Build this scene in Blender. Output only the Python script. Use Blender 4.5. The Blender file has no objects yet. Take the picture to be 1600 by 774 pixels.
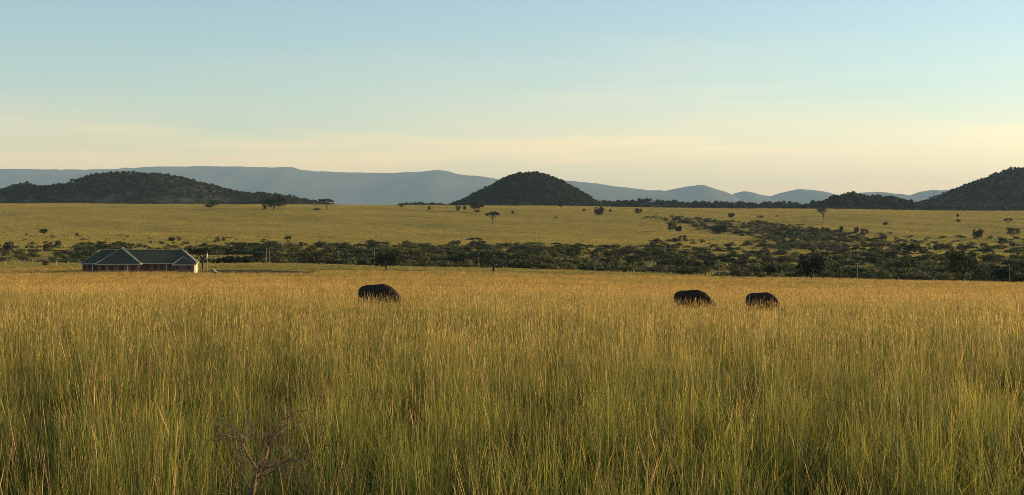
import bpy, bmesh, math, random
import numpy as np
from mathutils import Vector, Matrix, Euler, noise as mnoise

SC = bpy.context.scene
COL = SC.collection
R = math.radians
random.seed(7)
rng = np.random.default_rng(7)

# ------------------------------------------------------------------ camera, world, sun, exposure
F = 2222.2                      # focal length in pixels of the 1600 px wide photograph
HORIZ = 345.0                   # image row of eye level
PITCH = math.atan((387.0 - HORIZ) / F)
cam_d = bpy.data.cameras.new('camera')
cam_d.sensor_width = 36.0
cam_d.lens = 50.0
cam_d.clip_start = 0.1
cam_d.clip_end = 90000.0
cam = bpy.data.objects.new('camera', cam_d)
COL.objects.link(cam)
cam.location = (0, 0, 0)
cam.rotation_euler = (R(90) - PITCH, 0, 0)
SC.camera = cam

SUN_AZ = R(71)                  # from straight ahead (+Y) round to the right (+X)
SUN_EL = R(10)
SC.view_settings.view_transform = 'Standard'
SC.view_settings.look = 'None'
SC.view_settings.exposure = 0.68
SC.view_settings.gamma = 1.0

world = bpy.data.worlds.new('World')
SC.world = world
world.use_nodes = True
wn, wl = world.node_tree.nodes, world.node_tree.links
for n in list(wn):
    wn.remove(n)
w_out = wn.new('ShaderNodeOutputWorld')
w_bg = wn.new('ShaderNodeBackground')
w_bg.inputs['Strength'].default_value = 0.128
sky = wn.new('ShaderNodeTexSky')
sky.sky_type = 'NISHITA'
sky.sun_disc = False
sky.sun_elevation = SUN_EL
sky.sun_rotation = SUN_AZ
sky.altitude = 0
sky.air_density = 1.0
sky.dust_density = 0.45
sky.ozone_density = 1.7
# thin distant veil of cream cloud low in the sky, all the way round
w_tc = wn.new('ShaderNodeTexCoord')
w_map = wn.new('ShaderNodeMapping')
w_map.inputs['Scale'].default_value = (2.0, 2.0, 14.0)
w_map.inputs['Location'].default_value = (0.35, 0.1, 0.0)
w_noise = wn.new('ShaderNodeTexNoise')
w_noise.inputs['Scale'].default_value = 1.6
w_noise.inputs['Detail'].default_value = 5.0
w_noise.inputs['Roughness'].default_value = 0.5
w_sep = wn.new('ShaderNodeSeparateXYZ')
w_add = wn.new('ShaderNodeMath'); w_add.operation = 'MULTIPLY_ADD'; w_add.inputs[1].default_value = 0.13
w_ramp = wn.new('ShaderNodeMapRange')
w_ramp.interpolation_type = 'SMOOTHSTEP'
w_ramp.inputs['From Min'].default_value = 0.192
w_ramp.inputs['From Max'].default_value = 0.112
w_ramp.inputs['To Min'].default_value = 0.0
w_ramp.inputs['To Max'].default_value = 1.0
w_tint = wn.new('ShaderNodeMix'); w_tint.data_type = 'RGBA'; w_tint.blend_type = 'MULTIPLY'
w_tint.inputs[7].default_value = (1.33, 1.085, 0.96, 1)
wl.new(w_tc.outputs['Generated'], w_map.inputs['Vector'])
wl.new(w_map.outputs['Vector'], w_noise.inputs['Vector'])
wl.new(w_tc.outputs['Generated'], w_sep.inputs[0])
wl.new(w_noise.outputs['Fac'], w_add.inputs[0])
wl.new(w_sep.outputs['Z'], w_add.inputs[2])
wl.new(w_add.outputs[0], w_ramp.inputs['Value'])
wl.new(w_ramp.outputs['Result'], w_tint.inputs[0])
wl.new(sky.outputs['Color'], w_tint.inputs[6])
# fine streaks of thin cloud inside that veil
w_map2 = wn.new('ShaderNodeMapping')
w_map2.inputs['Scale'].default_value = (2.6, 2.6, 34.0)
w_map2.inputs['Location'].default_value = (1.1, 0.4, 0.25)
w_map2.inputs['Rotation'].default_value = (0.0, 0.03, 0.0)
w_n2 = wn.new('ShaderNodeTexNoise'); w_n2.inputs['Scale'].default_value = 1.5; w_n2.inputs['Detail'].default_value = 7; w_n2.inputs['Roughness'].default_value = 0.55
w_r2 = wn.new('ShaderNodeMapRange'); w_r2.interpolation_type = 'SMOOTHSTEP'
w_r2.inputs['From Min'].default_value = 0.47; w_r2.inputs['From Max'].default_value = 0.66
w_r3 = wn.new('ShaderNodeMapRange'); w_r3.interpolation_type = 'SMOOTHSTEP'
w_r3.inputs['From Min'].default_value = 0.125; w_r3.inputs['From Max'].default_value = 0.06
w_m2 = wn.new('ShaderNodeMath'); w_m2.operation = 'MULTIPLY'
w_st = wn.new('ShaderNodeMix'); w_st.data_type = 'RGBA'; w_st.blend_type = 'MULTIPLY'; w_st.inputs[7].default_value = (1.20, 1.07, 0.97, 1)
wl.new(w_tc.outputs['Generated'], w_map2.inputs['Vector']); wl.new(w_map2.outputs[0], w_n2.inputs['Vector'])
wl.new(w_n2.outputs['Fac'], w_r2.inputs['Value']); wl.new(w_sep.outputs['Z'], w_r3.inputs['Value'])
wl.new(w_r2.outputs[0], w_m2.inputs[0]); wl.new(w_r3.outputs[0], w_m2.inputs[1])
wl.new(w_m2.outputs[0], w_st.inputs[0]); wl.new(w_tint.outputs[2], w_st.inputs[6])
wl.new(w_st.outputs[2], w_bg.inputs['Color'])
wl.new(w_bg.outputs['Background'], w_out.inputs['Surface'])

sun_d = bpy.data.lights.new('sun', 'SUN')
sun_d.energy = 4.5
sun_d.angle = R(0.5)
sun_d.color = (1.0, 0.77, 0.41)
sun = bpy.data.objects.new('sun', sun_d)
COL.objects.link(sun)
sdir = Vector((math.sin(SUN_AZ) * math.cos(SUN_EL), math.cos(SUN_AZ) * math.cos(SUN_EL), math.sin(SUN_EL)))
sun.rotation_euler = sdir.to_track_quat('Z', 'Y').to_euler()

SC.cycles.use_denoising = True
SC.cycles.denoising_prefilter = 'NONE'
SC.cycles.filter_width = 0.9
SC.cycles.max_bounces = 6
SC.cycles.diffuse_bounces = 3
SC.cycles.transmission_bounces = 4
SC.cycles.transparent_max_bounces = 8
SC.cycles.volume_bounces = 0
HAZE = 1.8e-5

# ------------------------------------------------------------------ helpers
def tag(o, label=None, cat=None, group=None, kind=None):
    if label: o['label'] = label
    if cat: o['category'] = cat
    if group: o['group'] = group
    if kind: o['kind'] = kind
    return o

def empty(name, loc=(0, 0, 0), rz=0.0):
    o = bpy.data.objects.new(name, None)
    o.empty_display_size = 0.3
    COL.objects.link(o)
    o.location = loc
    o.rotation_euler = (0, 0, rz)
    return o

def mesh_obj(name, verts, faces, mat=None, parent=None, smooth=False, link=True):
    me = bpy.data.meshes.new(name)
    me.from_pydata([tuple(v) for v in verts], [], faces)
    if smooth:
        me.shade_smooth()
    if mat: me.materials.append(mat)
    o = bpy.data.objects.new(name, me)
    if link: COL.objects.link(o)
    if parent: o.parent = parent
    return o

def copy_tree(o, parent=None):
    c = o.copy()
    COL.objects.link(c)
    if parent is not None: c.parent = parent
    for ch in list(o.children):
        copy_tree(ch, c)
    return c

class MB:
    """collects verts and faces of one mesh"""
    def __init__(s):
        s.v = []; s.f = []
    def box(s, x0, x1, y0, y1, z0, z1):
        b = len(s.v)
        s.v += [(x0,y0,z0),(x1,y0,z0),(x1,y1,z0),(x0,y1,z0),(x0,y0,z1),(x1,y0,z1),(x1,y1,z1),(x0,y1,z1)]
        s.f += [(b,b+3,b+2,b+1),(b+4,b+5,b+6,b+7),(b,b+1,b+5,b+4),(b+1,b+2,b+6,b+5),(b+2,b+3,b+7,b+6),(b+3,b,b+4,b+7)]
        return s
    def tube(s, pts, rad, n=6, cap=True):
        pts = [Vector(p) for p in pts]
        b0 = len(s.v)
        up = Vector((0.13, 0.31, 0.94))
        for i, p in enumerate(pts):
            t = (pts[min(i+1, len(pts)-1)] - pts[max(i-1, 0)])
            if t.length < 1e-9: t = Vector((0,0,1))
            t.normalize()
            a = t.cross(up)
            if a.length < 0.05: a = t.cross(Vector((1,0,0)))
            a.normalize(); c = t.cross(a)
            r = rad[i] if hasattr(rad, '__len__') else rad
            for k in range(n):
                q = 2*math.pi*k/n
                s.v.append(tuple(p + a*(r*math.cos(q)) + c*(r*math.sin(q))))
        for i in range(len(pts)-1):
            for k in range(n):
                k2 = (k+1) % n
                s.f.append((b0+i*n+k, b0+i*n+k2, b0+(i+1)*n+k2, b0+(i+1)*n+k))
        if cap:
            s.f.append(tuple(b0+k for k in range(n))[::-1])
            s.f.append(tuple(b0+(len(pts)-1)*n+k for k in range(n)))
        return s
    def poly(s, pts):
        b = len(s.v); s.v += [tuple(p) for p in pts]; s.f.append(tuple(range(b, b+len(pts))))
        return s
    def build(s, name, mat=None, parent=None, smooth=False, link=True):
        return mesh_obj(name, s.v, s.f, mat, parent, smooth, link)

def new_mat(name):
    m = bpy.data.materials.new(name)
    m.use_nodes = True
    nt = m.node_tree
    for n in list(nt.nodes): nt.nodes.remove(n)
    out = nt.nodes.new('ShaderNodeOutputMaterial')
    return m, nt.nodes, nt.links, out

def simple_mat(name, col, rough=0.8, var=0.25, scale=4.0, metallic=0.0, bump=0.0, spec=0.3):
    m, N, L, out = new_mat(name)
    p = N.new('ShaderNodeBsdfPrincipled')
    p.inputs['Roughness'].default_value = rough
    p.inputs['Metallic'].default_value = metallic
    p.inputs['Specular IOR Level'].default_value = spec
    tc = N.new('ShaderNodeTexCoord')
    no = N.new('ShaderNodeTexNoise'); no.inputs['Scale'].default_value = scale; no.inputs['Detail'].default_value = 6
    L.new(tc.outputs['Object'], no.inputs['Vector'])
    mr = N.new('ShaderNodeMapRange')
    mr.inputs['From Min'].default_value = 0.25; mr.inputs['From Max'].default_value = 0.75
    mr.inputs['To Min'].default_value = 1-var; mr.inputs['To Max'].default_value = 1+var
    L.new(no.outputs['Fac'], mr.inputs['Value'])
    mx = N.new('ShaderNodeVectorMath'); mx.operation = 'SCALE'
    mx.inputs[0].default_value = col[:3]
    L.new(mr.outputs['Result'], mx.inputs['Scale'])
    L.new(mx.outputs['Vector'], p.inputs['Base Color'])
    if bump:
        bp = N.new('ShaderNodeBump'); bp.inputs['Strength'].default_value = bump
        L.new(no.outputs['Fac'], bp.inputs['Height']); L.new(bp.outputs['Normal'], p.inputs['Normal'])
    L.new(p.outputs['BSDF'], out.inputs['Surface'])
    return m

# ------------------------------------------------------------------ terrain
COLS = (np.array([-200, 0, 400, 800, 1200, 1600, 1800]) - 800) / F
def rz(row, y): return -(row - HORIZ) / F * y
_Y = [0, 6, 14, 80, 200, 350, 500, 560, 700, 1000, 1500, 3000, 3400, 5000, 9000, 14000, 60000]
_ROWS = {80: [484, 484, 484, 487, 500, 503, 503], 200: [452, 452, 452, 456, 466, 470, 470],
         350: [432, 432, 432, 438, 452, 456, 456], 500: [412, 412, 412.5, 420.5, 436.5, 444.5, 446],
         700: [408, 408, 408, 414, 428, 432, 433], 1000: [388, 388, 389, 393, 404, 410, 411],
         1500: [364, 364, 365, 368, 380, 385, 386], 3000: [319, 319.5, 321, 323, 327.5, 331, 332]}
Z = np.zeros((len(_Y), 7))
for i, y in enumerate(_Y):
    if y in _ROWS: Z[i] = [rz(r, y) for r in _ROWS[y]]
    elif y in (0, 6): Z[i] = -2.6
    elif y == 14: Z[i] = -2.75
    elif y == 560: Z[i] = Z[_Y.index(500)] - np.array([3.3, 3.3, 3.3, 3.2, 3.0, 3.0, 3.0])
    elif y == 3400: Z[i] = np.array([rz(r, 3000) for r in _ROWS[3000]]) - 3
    elif y == 5000: Z[i] = 4
    else: Z[i] = 0
_Ya = np.array(_Y, float)
def _pchip_slopes(x, y):
    h = np.diff(x)[:, None]; d = np.diff(y, axis=0) / h
    m = np.zeros_like(y)
    w1 = 2*h[1:] + h[:-1]; w2 = h[1:] + 2*h[:-1]
    ok = (d[1:] * d[:-1]) > 0
    with np.errstate(divide='ignore', invalid='ignore'):
        mm = (w1 + w2) / (w1 / d[:-1] + w2 / d[1:])
    m[1:-1] = np.where(ok, mm, 0)
    m[0] = d[0]; m[-1] = d[-1]
    return m
_M = _pchip_slopes(_Ya, Z)
def ground_z(x, y):
    x = np.atleast_1d(np.asarray(x, float)); y = np.atleast_1d(np.asarray(y, float))
    yy = np.clip(y, 0, 59999)
    u = np.clip(x / np.maximum(yy, 20.0), COLS[0], COLS[-1])
    i = np.clip(np.searchsorted(_Ya, yy, side='right') - 1, 0, len(_Ya) - 2)
    h = _Ya[i+1] - _Ya[i]; t = (yy - _Ya[i]) / h
    h00 = 2*t**3 - 3*t**2 + 1; h10 = t**3 - 2*t**2 + t; h01 = -2*t**3 + 3*t**2; h11 = t**3 - t**2
    zc = h00[:, None]*Z[i] + (h10*h)[:, None]*_M[i] + h01[:, None]*Z[i+1] + (h11*h)[:, None]*_M[i+1]
    j = np.clip(np.searchsorted(COLS, u, side='right') - 1, 0, 5)
    s = (u - COLS[j]) / (COLS[j+1] - COLS[j])
    s = s*s*(3-2*s)*0.5 + s*0.5
    r = np.arange(len(u))
    z = zc[r, j]*(1-s) + zc[r, j+1]*s
    # gentle undulation
    z += 0.10*np.sin(x*0.11 + 0.7*np.sin(y*0.05)) * np.sin(y*0.07+1.3) * np.clip(y/60, 0.3, 1)
    far = np.clip((y-900)/600, 0, 1)*np.clip((4500-y)/1500, 0, 1)
    z += far*(0.9*np.sin(x*0.012+1.0+np.sin(y*0.004))*np.sin(y*0.011) + 0.5*np.sin(x*0.031+y*0.023))
    return z
def gz(x, y): return float(ground_z(x, y)[0])

CP, SP = math.cos(PITCH), math.sin(PITCH)
def pix_dir(px, py):
    a = (px - 800) / F; b = -(py - 387) / F
    return np.array([a, CP + b*SP, -SP + b*CP])      # not normalised, y about 1
_T = np.unique(np.concatenate([np.geomspace(6, 400, 700), np.arange(400, 3600, 4.0)]))
def hit(px, py, ymin=6.0, ymax=3500):
    """ground point under a pixel, first hit not nearer than ymin"""
    d = pix_dir(px, py); d = d / d[1]
    t = _T[(_T >= ymin) & (_T <= ymax)]
    diff = t*d[2] - ground_z(t*d[0], t)
    k = np.argmax(diff < 0)
    if not (diff < 0).any(): return None
    y = t[k]
    if k > 0:
        a, b = diff[k-1], diff[k]
        y = t[k-1] + (t[k]-t[k-1])*a/(a-b)
    return Vector((y*d[0], y, gz(y*d[0], y)))
def at(px, py, y):
    d = pix_dir(px, py); d = d / d[1] * y
    return Vector(d)

# ------------------------------------------------------------------ materials
def ramp(N, stops):
    r = N.new('ShaderNodeValToRGB')
    e = r.color_ramp.elements
    while len(e) > 1: e.remove(e[-1])
    e[0].position = stops[0][0]; e[0].color = (*stops[0][1], 1)
    for p, c in stops[1:]:
        q = e.new(p); q.color = (*c, 1)
    return r
def math_n(N, L, op, a, b=None, c=None, clamp=False):
    n = N.new('ShaderNodeMath'); n.operation = op; n.use_clamp = clamp
    for i, v in enumerate((a, b, c)):
        if v is None: continue
        if isinstance(v, (int, float)): n.inputs[i].default_value = v
        else: L.new(v, n.inputs[i])
    return n.outputs[0]
def mixc(N, L, f, a, b, mode='MIX'):
    n = N.new('ShaderNodeMix'); n.data_type = 'RGBA'; n.blend_type = mode
    if isinstance(f, (int, float)): n.inputs[0].default_value = f
    else: L.new(f, n.inputs[0])
    for i, v in ((6, a), (7, b)):
        if isinstance(v, tuple): n.inputs[i].default_value = (*v, 1)
        else: L.new(v, n.inputs[i])
    return n.outputs[2]

def grass_mat(name, stops, dry, head, dry_amt=0.35, trans=0.38, patch=0.05, var=0.9, brv=1.15):
    """blade colour from height on the blade, blade to blade difference, and patches in the field"""
    m, N, L, out = new_mat(name)
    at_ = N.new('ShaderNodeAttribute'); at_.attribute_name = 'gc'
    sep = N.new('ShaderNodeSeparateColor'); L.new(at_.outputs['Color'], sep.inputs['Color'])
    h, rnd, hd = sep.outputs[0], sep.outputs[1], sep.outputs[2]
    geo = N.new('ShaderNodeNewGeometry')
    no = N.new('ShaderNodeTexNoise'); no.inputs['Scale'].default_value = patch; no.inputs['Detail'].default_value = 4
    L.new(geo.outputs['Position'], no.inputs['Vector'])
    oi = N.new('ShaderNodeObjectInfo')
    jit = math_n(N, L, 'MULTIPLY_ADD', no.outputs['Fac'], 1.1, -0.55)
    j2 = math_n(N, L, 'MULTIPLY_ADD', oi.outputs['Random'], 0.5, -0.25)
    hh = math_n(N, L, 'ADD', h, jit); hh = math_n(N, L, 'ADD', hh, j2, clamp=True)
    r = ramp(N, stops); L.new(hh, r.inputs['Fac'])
    isdry = math_n(N, L, 'LESS_THAN', rnd, dry_amt)
    isdry = math_n(N, L, 'MULTIPLY', isdry, 0.75)
    c = mixc(N, L, isdry, r.outputs['Color'], dry)
    c = mixc(N, L, hd, c, head)
    br = math_n(N, L, 'MULTIPLY_ADD', rnd, brv, 1.075 - brv/2)
    br = math_n(N, L, 'MULTIPLY', br, math_n(N, L, 'MULTIPLY_ADD', oi.outputs['Random'], var, 1.12 - var/2))
    vm = N.new('ShaderNodeVectorMath'); vm.operation = 'SCALE'
    L.new(c, vm.inputs[0]); L.new(br, vm.inputs['Scale'])
    p = N.new('ShaderNodeBsdfPrincipled')
    p.inputs['Roughness'].default_value = 0.55; p.inputs['Specular IOR Level'].default_value = 0.25
    t = N.new('ShaderNodeBsdfTranslucent')
    L.new(vm.outputs[0], p.inputs['Base Color']); L.new(vm.outputs[0], t.inputs['Color'])
    ms = N.new('ShaderNodeMixShader'); ms.inputs[0].default_value = trans
    L.new(p.outputs[0], ms.inputs[1]); L.new(t.outputs[0], ms.inputs[2])
    L.new(ms.outputs[0], out.inputs['Surface'])
    return m

M = {}
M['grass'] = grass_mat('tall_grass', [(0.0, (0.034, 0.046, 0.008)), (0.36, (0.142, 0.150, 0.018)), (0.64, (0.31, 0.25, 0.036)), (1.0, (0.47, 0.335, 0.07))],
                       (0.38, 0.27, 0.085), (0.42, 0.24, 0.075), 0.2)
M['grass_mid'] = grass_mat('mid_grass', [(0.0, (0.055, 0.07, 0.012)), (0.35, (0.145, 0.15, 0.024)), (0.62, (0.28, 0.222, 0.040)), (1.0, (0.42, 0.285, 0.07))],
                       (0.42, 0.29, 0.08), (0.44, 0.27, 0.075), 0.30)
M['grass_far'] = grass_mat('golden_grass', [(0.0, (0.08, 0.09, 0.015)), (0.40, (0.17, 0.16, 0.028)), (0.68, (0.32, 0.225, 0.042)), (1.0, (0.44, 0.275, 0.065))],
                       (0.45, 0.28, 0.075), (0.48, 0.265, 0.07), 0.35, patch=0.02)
M['grass_short'] = grass_mat('short_grass', [(0.0, (0.15, 0.135, 0.028)), (0.5, (0.25, 0.195, 0.042)), (1.0, (0.34, 0.245, 0.056))],
                       (0.33, 0.24, 0.07), (0.35, 0.23, 0.06), 0.2, patch=0.03)
M['grass_plain'] = grass_mat('plain_grass', [(0.0, (0.18, 0.158, 0.028)), (0.5, (0.29, 0.22, 0.042)), (1.0, (0.38, 0.26, 0.058))],
                       (0.34, 0.24, 0.07), (0.34, 0.24, 0.07), 0.2, patch=0.006, var=0.2, brv=0.4)

def ground_mat():
    m, N, L, out = new_mat('grassland_soil')
    geo = N.new('ShaderNodeNewGeometry')
    sx = N.new('ShaderNodeSeparateXYZ'); L.new(geo.outputs['Position'], sx.inputs[0])
    def noi(sc, det=6):
        n = N.new('ShaderNodeTexNoise'); n.inputs['Scale'].default_value = sc; n.inputs['Detail'].default_value = det
        L.new(geo.outputs['Position'], n.inputs['Vector']); return n.outputs['Fac']
    near = ramp(N, [(0.3, (0.025, 0.025, 0.008)), (0.7, (0.06, 0.05, 0.018))]); L.new(noi(1.5), near.inputs['Fac'])
    plain = ramp(N, [(0.25, (0.14, 0.13, 0.035)), (0.5, (0.22, 0.17, 0.05)), (0.75, (0.28, 0.20, 0.06))]); L.new(noi(0.012, 9), plain.inputs['Fac'])
    vall = ramp(N, [(0.3, (0.06, 0.065, 0.018)), (0.7, (0.16, 0.145, 0.04))]); L.new(noi(0.02, 8), vall.inputs['Fac'])
    y2 = math_n(N, L, 'MULTIPLY_ADD', noi(0.004, 5), 500.0, sx.outputs['Y'])
    f1 = N.new('ShaderNodeMapRange'); f1.inputs['From Min'].default_value = 480; f1.inputs['From Max'].default_value = 540; L.new(sx.outputs['Y'], f1.inputs['Value'])
    f2 = N.new('ShaderNodeMapRange'); f2.inputs['From Min'].default_value = 1250; f2.inputs['From Max'].default_value = 1500; L.new(y2, f2.inputs['Value'])
    c = mixc(N, L, f1.outputs[0], near.outputs[0], vall.outputs[0])
    c = mixc(N, L, f2.outputs[0], c, plain.outputs[0])
    p = N.new('ShaderNodeBsdfPrincipled'); p.inputs['Roughness'].default_value = 0.95; p.inputs['Specular IOR Level'].default_value = 0.05
    L.new(c, p.inputs['Base Color'])
    b = N.new('ShaderNodeBump'); b.inputs['Strength'].default_value = 0.6; b.inputs['Distance'].default_value = 0.4
    L.new(noi(0.7, 4), b.inputs['Height']); L.new(b.outputs[0], p.inputs['Normal'])
    L.new(p.outputs[0], out.inputs['Surface'])
    return m
M['ground'] = ground_mat()

def leaf_mat(name, dark, light, trans=0.18):
    m, N, L, out = new_mat(name)
    at_ = N.new('ShaderNodeAttribute'); at_.attribute_name = 'gc'
    sep = N.new('ShaderNodeSeparateColor'); L.new(at_.outputs['Color'], sep.inputs['Color'])
    oi = N.new('ShaderNodeObjectInfo')
    f = math_n(N, L, 'MULTIPLY_ADD', oi.outputs['Random'], 0.6, -0.3)
    f = math_n(N, L, 'ADD', f, sep.outputs[1], clamp=True)
    c = mixc(N, L, f, dark, light)
    p = N.new('ShaderNodeBsdfPrincipled'); p.inputs['Roughness'].default_value = 0.7; p.inputs['Specular IOR Level'].default_value = 0.15
    t = N.new('ShaderNodeBsdfTranslucent')
    L.new(c, p.inputs['Base Color']); L.new(c, t.inputs['Color'])
    ms = N.new('ShaderNodeMixShader'); ms.inputs[0].default_value = trans
    L.new(p.outputs[0], ms.inputs[1]); L.new(t.outputs[0], ms.inputs[2]); L.new(ms.outputs[0], out.inputs['Surface'])
    return m
M['leaf'] = leaf_mat('acacia_leaves', (0.026, 0.033, 0.011), (0.080, 0.082, 0.027))
M['leaf_dark'] = leaf_mat('dark_tree_leaves', (0.017, 0.021, 0.008), (0.050, 0.052, 0.018))
M['leaf_bush'] = leaf_mat('bush_leaves', (0.040, 0.048, 0.014), (0.20, 0.175, 0.055))
M['leaf_brown'] = leaf_mat('brown_leaves', (0.045, 0.038, 0.016), (0.14, 0.115, 0.045))
M['leaf_red'] = leaf_mat('reddish_leaves', (0.050, 0.028, 0.015), (0.085, 0.050, 0.025))
M['leaf_hill'] = leaf_mat('hill_leaves', (0.018, 0.025, 0.010), (0.070, 0.072, 0.026))
M['bark'] = simple_mat('bark', (0.045, 0.035, 0.026), 0.95, 0.4, 6.0, bump=0.4, spec=0.1)
M['dead_wood'] = simple_mat('dead_wood', (0.19, 0.125, 0.08), 0.9, 0.5, 14.0, bump=0.6, spec=0.15)
M['hide'] = simple_mat('buffalo_hide', (0.034, 0.021, 0.014), 0.8, 0.6, 5.0, bump=0.8, spec=0.2)
M['horn'] = simple_mat('buffalo_horn', (0.020, 0.017, 0.014), 0.7, 0.4, 9.0, bump=0.3)
M['roof'] = simple_mat('green_roof_sheet', (0.078, 0.076, 0.048), 0.8, 0.15, 0.8, spec=0.12)
M['cap'] = simple_mat('sunlit_tone_ridge_cap', (0.50, 0.43, 0.29), 0.5, 0.1, 2.0)  # sunlight on the right hips put into a pale colour; gutters share it
M['wall'] = simple_mat('brick_wall', (0.23, 0.115, 0.075), 0.9, 0.25, 3.0, bump=0.3)
M['endwall'] = simple_mat('sunlit_tone_wall', (0.68, 0.60, 0.46), 0.8, 0.08, 2.0)  # end wall coloured pale to carry the sunlight falling on it
M['white'] = simple_mat('white_paint', (0.72, 0.70, 0.64), 0.55, 0.1, 3.0)
M['glass'] = simple_mat('window_glass', (0.02, 0.025, 0.03), 0.08, 0.1, 1.0, spec=0.6)
M['pole'] = simple_mat('weathered_pole', (0.25, 0.21, 0.155), 0.8, 0.2, 3.0)
M['insul'] = simple_mat('insulator', (0.55, 0.52, 0.47), 0.3, 0.1, 8.0)
M['post'] = simple_mat('fence_post_pale', (0.42, 0.36, 0.26), 0.8, 0.15, 5.0)
M['post_dark'] = simple_mat('fence_post_dark', (0.12, 0.09, 0.06), 0.9, 0.2, 5.0)
M['feather'] = simple_mat('white_feathers', (0.82, 0.80, 0.76), 0.7, 0.05, 20.0)
M['beak'] = simple_mat('beak', (0.55, 0.33, 0.05), 0.5, 0.1, 20.0)
M['beak_leg'] = simple_mat('bird_leg', (0.05, 0.045, 0.04), 0.6, 0.1, 20.0)
M['earth'] = simple_mat('red_earth', (0.17, 0.085, 0.045), 0.95, 0.3, 1.2, bump=0.5)

# ------------------------------------------------------------------ ground sheet
def build_ground():
    th = np.concatenate([np.arange(-180, -36, 6.0), np.arange(-36, 36.01, 0.3), np.arange(42, 180, 6.0)])
    th = np.radians(th); nt = len(th)
    rad = np.concatenate([[1.5], np.geomspace(4, 400, 90), np.geomspace(410, 4200, 230), np.geomspace(4400, 56000, 44)])
    TT, RR = np.meshgrid(th, rad)
    x = (RR*np.sin(TT)).ravel(); y = (RR*np.cos(TT)).ravel()
    z = ground_z(x, y)
    v = np.column_stack([x, y, z]); v = np.vstack([v, [[0, 0, gz(0, 0)]]])
    f = []
    nr = len(rad)
    for i in range(nr-1):
        b = i*nt
        for k in range(nt):
            k2 = (k+1) % nt
            f.append((b+k, b+nt+k, b+nt+k2, b+k2))
    c = len(v)-1
    for k in range(nt): f.append((c, k, (k+1) % nt))
    o = mesh_obj('ground', v.tolist(), f, M['ground'], smooth=True)
    tag(o, 'golden grassland running down to a bushy valley and up to a far plain', 'ground', kind='structure')
build_ground()

# ------------------------------------------------------------------ hills and mountains
def hill_mat(name, dark, light, scale):
    m, N, L, out = new_mat(name)
    geo = N.new('ShaderNodeNewGeometry')
    n = N.new('ShaderNodeTexNoise'); n.inputs['Scale'].default_value = scale; n.inputs['Detail'].default_value = 9; n.inputs['Roughness'].default_value = 0.6
    L.new(geo.outputs['Position'], n.inputs['Vector'])
    r = ramp(N, [(0.35, dark), (0.68, light)]); L.new(n.outputs['Fac'], r.inputs['Fac'])
    p = N.new('ShaderNodeBsdfPrincipled'); p.inputs['Roughness'].default_value = 0.95; p.inputs['Specular IOR Level'].default_value = 0.05
    L.new(r.outputs[0], p.inputs['Base Color'])
    b = N.new('ShaderNodeBump'); b.inputs['Strength'].default_value = 0.5; b.inputs['Distance'].default_value = 3.0
    L.new(n.outputs['Fac'], b.inputs['Height']); L.new(b.outputs[0], p.inputs['Normal'])
    L.new(p.outputs[0], out.inputs['Surface'])
    return m
M['hill'] = hill_mat('kopje_ground', (0.026, 0.032, 0.013), (0.125, 0.105, 0.052), 0.02)
M['mount'] = hill_mat('mountain_ground', (0.04, 0.05, 0.025), (0.15, 0.13, 0.08), 0.0007)
M['rock'] = simple_mat('hill_rock', (0.26, 0.22, 0.18), 0.9, 0.3, 0.3, bump=0.5)

def fbm(x, y, s, seed=0.0, oct=4):
    return mnoise.fractal(Vector((x*s, y*s, seed)), 1.0, 2.0, oct)

def build_hill(name, label, prof, dist, depth, tree_px, base, mat, nx=140, ny=36, rough=0.12, gully=0.0, sharp=1.0):
    """ridge whose skyline follows prof [(px,row)], a mass of the given depth standing on z=base"""
    px = np.array([p for p, _ in prof], float); rw = np.array([r for _, r in prof], float)
    xs = np.linspace(px[0], px[-1], nx)
    rows = np.interp(xs, px, rw)
    if name == 'mountain':   # small notches and knobs along the skyline
        rows = rows + np.array([1.0*mnoise.noise(Vector((q*0.055, dist*0.001, 1.5))) + 0.5*mnoise.noise(Vector((q*0.17, dist*0.001, 7.5))) for q in xs])
    v = []; grid = []
    for j in range(ny+1):
        t = -1 + 2*j/ny
        for i in range(nx):
            y = dist + t*depth
            X = (xs[i]-800)/F*dist
            H = rz(rows[i] + tree_px, dist) - base
            g = max(0.0, 1 - abs(t)**1.7)**sharp
            n = fbm(X, y, 1.0/(depth*0.55), dist*0.01)
            k = g*(1 + rough*n*(1-g)*3)
            if gully:
                k -= gully*(1-g)*g*4*abs(mnoise.noise(Vector((X/(depth*0.20), y/(depth*1.3), dist*0.013))))
            z = base + max(H, 0)*max(k, 0) - (6 if abs(t) > 0.999 else 0) - (8 if i in (0, nx-1) else 0)
            v.append((X, y + depth*0.12*n*(1-g), z))
    f = []
    for j in range(ny):
        for i in range(nx-1):
            a = j*nx+i
            f.append((a, a+1, a+nx+1, a+nx))
    o = mesh_obj(name, v, f, mat, smooth=True)
    tag(o, label, 'hill' if 'mountain' not in name else 'mountain', kind='structure')
    return o, np.array(v).reshape(ny+1, nx, 3)

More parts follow.
